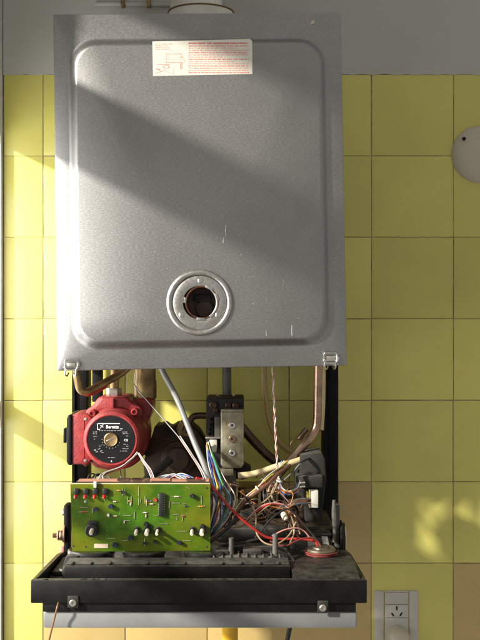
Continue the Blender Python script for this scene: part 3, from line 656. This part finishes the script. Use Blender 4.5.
def jumper(x0, y0, x1, y1, mm=None):
    a, b_ = P(x0,y0,DB+.0011), P(x1,y1,DB+.0011); a0, b0 = P(x0,y0,DB), P(x1,y1,DB)
    tube('jumper', [a0, a, b_, b0], .00036, 'solder', pcb, 5, raw=True)
    if mm:
        c0 = a.lerp(b_, .25); c1 = a.lerp(b_, .75); L_ = (c1-c0).length
        lathe('resistor', [(0,0),(.0010,0),(.0012,.0006),(.0009,L_*.35),(.0009,L_*.65),(.0012,L_-.0006),(.0010,L_),(0,L_)], c0, c1-c0, mm, pcb, 10)
for j in ((80,507.4,88,507.4),(79,512,87.5,511.6,'resistor_red'),(123,515.4,131,515.4),(125,520.5,130,520.5),(107,538.3,115,538.5),(122,540.6,128,540.6),(142,512.6,148,512.6,'white_plastic'),(172,496.6,181,496.6,'pcb_label'),(172,503.2,180,503.2),(172,514.6,178.5,514.6),(177,531.4,187,531.4),(183,540.5,191,540.5),(154,515.4,158,515.4),(160,524,168,524),
          (138.6,487,138.6,496),(127.4,497,127.4,504),(131.4,496.5,131.4,504.5),(131.2,497,131.2,504),(138.6,498,138.6,505),(134.5,512,134.5,519),(122.6,488.5,122.6,495.5),(169.3,501,169.3,508),(201.4,495.5,201.4,504),(92.3,508.5,92.3,513),(134.4,511.5,134.4,518),(146.7,499,146.7,506,'resistor_orange'),(144.8,538,144.8,545.5),(104.5,498,104.5,500.5),(197,506.4,205,506.4,'resistor_orange'),(186,486.5,190,489),(116,490.5,121,490.5,'resistor_orange')): jumper(*j)
for k in range(26):
    xx, yy = random.uniform(74,207), random.uniform(500,548)
    lathe('solder_dot', [(.0006,0),(.0004,.0005),(0,.0007)], P(xx, yy, DB), FRONT, random.choice(['solder','chip','dark_copper']), pcb, 8)
tr = []
for k in range(120):
    x, y = random.uniform(73,205), random.uniform(487,547); w_ = random.choice([.35,.35,.5,.9])
    for q in range(random.randint(2,4)):
        if q % 2 == 0:
            x2 = min(208, max(73, x+random.choice([-1,1])*random.uniform(3,18))); tr.append((min(x,x2), y-w_/2, max(x,x2), y+w_/2)); x = x2
        else:
            y2 = min(549, max(486, y+random.choice([-1,1])*random.uniform(2,10))); tr.append((x-w_/2, min(y,y2), x+w_/2, max(y,y2))); y = y2
tq = quads('copper_trace', tr, DB, 'pcb_trace', pcb, .00008); tq['kind'] = 'stuff'
for k in range(22):
    xx, yy = random.uniform(110,206), random.uniform(488,526); L_ = random.uniform(3,7)
    if 155 < xx < 168: continue
    if k % 2: jumper(xx, yy, xx+L_, yy, random.choice(['resistor_orange','resistor_red','pcb_label','cap_blue',None]))
    else: jumper(xx, yy, xx, yy+L_, random.choice(['pcb_label','chip',None,None]))
for xx, yy in ((86,546.8),(73.5,546),(207,488),(207,547)): lathe('mount_hole', [(.0016,0),(.0013,.0003),(0,.0003)], P(xx, yy, DB), FRONT, 'gap', pcb, 14)

# --- wiring
def wire(pts, mm, r=.0011, name='wire'):
    return tube(name, [P(*p) for p in pts], r, 'wire_'+mm, boiler, 7, res=7)
wire([(196,478,.39),(205,481,.385),(214,489,.38),(225,502,.375),(238,516,.37),(254,529,.365),(266,537,.36),(280,539,.355),(300,539,.35),(314,541,.35),(319,548,.352)], 'red', .0021)
wire([(188,480,.38),(200,481,.38),(208,484,.38)], 'red', .0013)
# harness beside the board
cols = ['white','blue','black','red','yellow','black','white','dark_red','blue','black','brown','green','light_blue','grey','black','dark_red','white']
for k, cc in enumerate(cols):
    o = k*1.0; j = lambda s=1.6: random.uniform(-s, s)
    wire([(206+o*.25+j(.8),444+j(2),.235),(209+o*.45+j(),462+j(),.28),(212+o*.8+j(),480+j(),.32),(214+o*1.2+j(2.4),500+j(3),.345),(213+o*1.05+j(2.5),518+j(3),.355),(207+o*.6+j(),533+j(3),.36),(198+o*.2,545,.34)], cc, random.uniform(.0008,.0012))
for k, cc in enumerate(['blue','black','dark_red','white','black','blue','brown']):
    j = lambda s=2: random.uniform(-s, s)
    wire([(210+k*.5,490+j(),.37),(211+k+j(1),505+j(),.385),(209+k*.8+j(1),520+j(),.39),(206+k*.4,538,.38)], cc, .0011)
# black/brown sheath from the harness
wire([(203,545,.385),(212,540,.385),(222,532,.38),(232,523,.36),(238,517,.33)], 'black', .0035, 'cable_sheath')
wire([(205,541,.392),(214,536,.392),(224,528,.385)], 'brown', .0018, 'cable_sheath')
# sleeved bundle on the right
for k, cc in enumerate(['white','yellow','red','tan','white','pink','orange','light_blue','brown']):
    j = lambda s=1.2: random.uniform(-s, s); o = k*.9
    wire([(234+j(),521+o*.2,.33),(237+j(),509+o*.5,.33),(246+j(),497+o*.6,.33),(257+j(),487+o*.7,.33),(266+j(),478+o,.325),(276+j(2),470+o,.31),(284+j(3),463+j(3),.29)], cc, .0009)
wire([(232,525,.335),(236,514,.335),(246,501,.335),(258,491.5,.335),(268,484,.33),(277,475,.32),(290,465,.30)], 'brown', .0028, 'cable_sheath')
wire([(240,512,.335),(252,508,.335),(262,503,.332),(272,494,.33),(277,484,.325)], 'tan', .0012)
# loops in front of the connector housing
for k, cc in enumerate(['white','light_blue','orange','brown','pink','blue']):
    j = lambda s=1.5: random.uniform(-s, s); o = k*1.1
    wire([(279+j(.5),478+o*.6,.30),(281+j(),487+o*.6,.30),(288+j(),491+o*.7,.302),(296+j(),488+o*.8,.30),(300,480+o,.295)], cc, .0009)
for k, cc in enumerate(['white','tan','pink','orange','white','light_blue']):
    j = lambda s=1.0: random.uniform(-s, s); o = k*1.0
    wire([(310.5,499+o*.8,.28),(303+j(),498.5+o,.292),(296+j(),500+o*.9,.30),(288+j(2),506+j(2),.305),(280+j(3),508+j(3),.31)], cc, .0010)
wire([(314,457,.25),(303,461,.28),(296,467,.285),(288,477,.285),(280,481,.29),(277,488,.295),(283,497,.30),(290,505,.30)], 'black', .0013)
wire([(309,459,.26),(300,464,.285),(293,472,.285),(284,480,.29)], 'grey', .0011)
wire([(278.5,480,.30),(272,492,.305),(274,501,.31),(282,507,.31),(292,511,.315),(297,522,.325),(300,534,.33)], 'tan', .0013)
wire([(241,527,.345),(252,514,.345),(262,506,.345),(274,503,.343),(286,506,.34),(292,514,.34)], 'pink', .0013)
wire([(256,512,.345),(268,504.5,.345),(280,505,.34)], 'red', .0011)
wire([(255,538,.36),(262,530,.36),(270,520,.355),(280,512,.35),(288,509,.35),(296,515,.35),(306,527,.35),(317,540,.352),(321,549,.355)], 'black', .0014)
wire([(241,526,.345),(250,522,.345),(258,514,.345),(268,506,.345),(275,502,.34)], 'tan', .0012)
wire([(253,505,.34),(256,518,.35),(256,531,.362),(262,541,.375),(272,545,.38),(281,542,.375),(290,534,.36),(296,522,.35)], 'tan', .0013)
wire([(230,528,.35),(242,526,.35),(252,519,.345),(262,513,.345)], 'tan', .0011)
wire([(272,536,.362),(284,530,.36),(296,528,.355),(304,531,.35),(310,538,.35)], 'pink', .0011)
wire([(270,541,.365),(284,546,.37),(296,541,.365),(306,538,.36),(316,540,.355),(322,548,.355)], 'dark_red', .0013)
wire([(287,508,.34),(293,521,.34),(294,533,.345),(290,543,.36)], 'tan', .0013)
wire([(288,514,.335),(291,526,.338),(299,538,.345)], 'brown', .0012)
lathe('wire_joint', [(0,0),(.004,0),(.0048,.002),(.0048,.010),(.003,.013),(0,.0135)], P(283, 513, .335), (.3,-.5,-.6), 'cream_plastic', boiler, 18)
wire([(206,552,.36),(222,546,.362),(240,543,.362),(258,539,.362)], 'black', .0022, 'cable_sheath')
for k in range(17):
    j = lambda s=5: random.uniform(-s, s)
    sx_, sy_ = random.choice([(232,505),(240,520),(246,495),(270,485),(280,490),(262,478)]); ex_, ey_ = random.choice([(300,500),(296,518),(290,535),(306,528),(284,520),(270,532)])
    m1 = ((sx_*2+ex_)/3+j(9), (sy_*2+ey_)/3+j(9)); m2 = ((sx_+ex_*2)/3+j(9), (sy_+ey_*2)/3+j(11)); dd = random.uniform(.27,.345)
    wire([(sx_+j()-8,sy_+j(),dd-.09),(sx_+j(),sy_+j(),dd-.03),(*m1,dd),(*m2,dd+.005),(ex_+j(),ey_+j(),dd-.015),(ex_+j(9),ey_+8+j(4),dd-.05),(ex_+j(5),ey_+12,dd-.12)], random.choice(['tan','tan','brown','black','white','tan','grey','dark_red','black','black','brown','orange']), random.choice([.0005,.0006,.0008]))
for xx, yy, dd, ax in ((257,489,.333,(1,0,.9)),(246,499,.336,(1,0,1)),(213,497,.36,(.2,0,1)),(279,482,.30,(.3,0,1))):
    lathe('cable_tie', [(.0046,0),(.0050,.0004),(.0050,.0022),(.0046,.0026)], P(xx,yy,dd), ax, 'wire_black' if yy > 492 else 'wire_white', boiler, 14)
for xx, yy, dd in ((300,483,.297),(300,487,.297),(306,499,.287),(306,503,.287)):
    lathe('crimp', [(0,0),(.0018,0),(.0020,.001),(.0016,.004),(.0018,.008),(0,.008)], P(xx,yy,dd), (1,-.1,.1), 'zinc', boiler, 10)
# leads over the top of the board
for k, cc in enumerate(['white','pink','white','grey','red']):
    j = lambda s=1.2: random.uniform(-s, s)
    wire([(98+k*2,480,.38),(104+j(),474+j(),.36),(118+k+j(),468+j(),.34),(130+j(),461+j(),.33),(138+j(),453+j(),.325)], cc, .0007)
for k, cc in enumerate(['white','pink','white']):
    wire([(138+k*.5,453,.325),(143+k,462,.345),(148+k*1.5,470,.36),(152+k*1.4,480,.38)], cc, .0007)
for k, cc in enumerate(['white','light_blue','white','pink','blue','white','red']):
    j = lambda s=1.3: random.uniform(-s, s)
    wire([(154+k*2,481,.375),(160+k*2+j(),477+j(),.36),(170+k*2+j(),474.5+j(),.355),(180+k*2+j(),477+j(),.36),(188+k*2,481,.375)], cc, .0008)
for k, cc in enumerate(['black','black','grey','black']):
    j = lambda s=1.5: random.uniform(-s, s)
    wire([(86+k*3,482,.37),(92+k*2+j(),475+j(),.35),(98+k*3+j(),476+j(),.345),(104+k*3,481,.37)], cc, .0011)
wire([(96,484,.395),(98,478,.38),(102,474,.365),(100,480,.38)], 'white', .0007)
wire([(120,470,.2),(121,478,.25),(121,483,.3)], 'grey', .0012)

# ------------------------------------------------------------------ things around the boiler
fl = empty('flue_pipe', P(201, 12, .19), 'white round flue pipe with brown-rimmed collar rising behind the boiler top', 'flue')
fc = P(201, 14, .20); zr = Z0+.513; zb0 = CTL.z+.001
lathe('collar', [(.0,0),(.0545,0),(.0545,zr-zb0-.004),(.0520,zr-zb0),(.0,zr-zb0)], (fc.x, -.20, zb0), (0,0,1), 'flue_white', fl, 64)
lathe('pipe', [(.043,0),(.043,.25),(.040,.25)], (fc.x-.008, -.20, zr+.0002), (0,0,1), 'flue_white', fl, 64)
lathe('gasket', [(.0530,.001),(.0552,.0012),(.0555,.0022),(.0551,.0032),(.0530,.0034)], (fc.x, -.20, zr-.0036), (0,0,1), 'wire_cord_brown', fl, 64)
cb = empty('bracket_strip', P(121, 3, .05), 'pale metal strip with two clips on plaster above the boiler', 'bracket')
tube('strip', [P(95,4,.01), P(120,4,.01), P(150,4.4,.01), P(172,5,.01)], .0035, 'plaster', cb, 8)
for xx in (122.5, 148.5): pbox('clip', xx-1.8, -2, xx+1.8, 6.5, .002, .018, 'brass', cb)

jb = empty('round_cover_plate', P(481, 153.5, 0), 'round dented metal cover plate on the tiles at right', 'cover plate')
lathe('disc', [(.0,.0175),(.020,.0172),(.038,.0155),(.0475,.0115),(.0515,.0075),(.0530,.004),(.0530,.0),(0,0)], P(481,153.5,.016)+Vector((0,.0145,0)), FRONT, 'cream_plastic', jb, 64)
lathe('hole', [(.0036,0),(.0030,.0006),(0,.0002)], P(463.6,139,.0145)+Vector((0,-.0035,0)), (-.35,-1,.25), 'gap', jb, 18)
lathe('hole', [(.0036,0),(.0030,.0006),(0,.0002)], P(497,168,.0145)+Vector((0,-.0035,0)), (.35,-1,-.25), 'gap', jb, 18)

ol = empty('wall_outlet', P(396.5, 625, 0), 'white double power outlet with angled slots on yellow tile', 'outlet')
def op(name, x0, y0, x1, y1, d0, d1, mm='white_plastic', bev=.001): return pbox(name, x0, y0, x1, y1, d0, d1, mm, ol, None, bev)
op('plate_side', 374.3, 590.8, 384.2, 662, 0, .0095, bev=.003); op('plate_side', 409.2, 590.8, 418.6, 662, 0, .0095, bev=.003)
op('plate_end', 384.25, 590.8, 409.15, 592.2, 0, .0088, bev=.0006); op('plate_end', 384.25, 660, 409.15, 662, 0, .0088, bev=.0006)
op('recess', 384, 592, 409.4, 660, .0, .0045, 'gap', 0)
op('blank_module', 385.0, 592.6, 408.2, 604.3, .0046, .0088, bev=.0006)
op('socket_module', 385.0, 604.9, 408.2, 617.6, .0046, .0088, bev=.0006); op('lower_module', 385.0, 618.0, 408.2, 659.5, .0046, .0088, bev=.0006)
for xx, yy, a in ((396.8,608.2,0),(392.7,614.6,-32),(401.0,614.3,32)):
    box('slot', P(xx, yy, .0089), (.0028, .0006, .0072), 'gap', ol, (0, R(a), 0), 0)
pg = empty('power_plug', P(399, 640, .02), 'off-white rounded plug pushed into the wall outlet', 'plug')
lathe('plug_body', [(0,.030),(.008,.0295),(.0145,.027),(.0190,.021),(.0205,.012),(.0205,0),(0,0)], P(399.2, 639.5, .03)+Vector((0,.021,0)), FRONT, 'cream_plastic', pg, 40)
tube('plug_cord', [P(399,645,.035), P(399,665,.04), P(396,700,.03)], .0035, 'cream_plastic', pg, 10)

tag(tube('gas_pipe', [P(230,560,.075), P(230,700,.075)], .0142, 'yellow_pipe', None, 24, raw=True), 'bright yellow gas pipe coming down below the tray', 'pipe')
tag(tube('black_cable', [P(293,600,.16), P(291,622,.16), P(288.5,634,.16), P(286,650,.16), P(285,680,.15)], .0042, 'wire_black', None, 10), 'thin black cable hanging below the tray', 'cable')
tag(tube('brown_cord', [P(60,597,.505), P(57.5,606,.5245), P(54.5,618,.5235), P(51,632,.523), P(47,650,.522), P(44,670,.52)], .0013, 'wire_cord_brown', None, 8), 'thin brown cord dangling from the left end of the tray', 'cord')
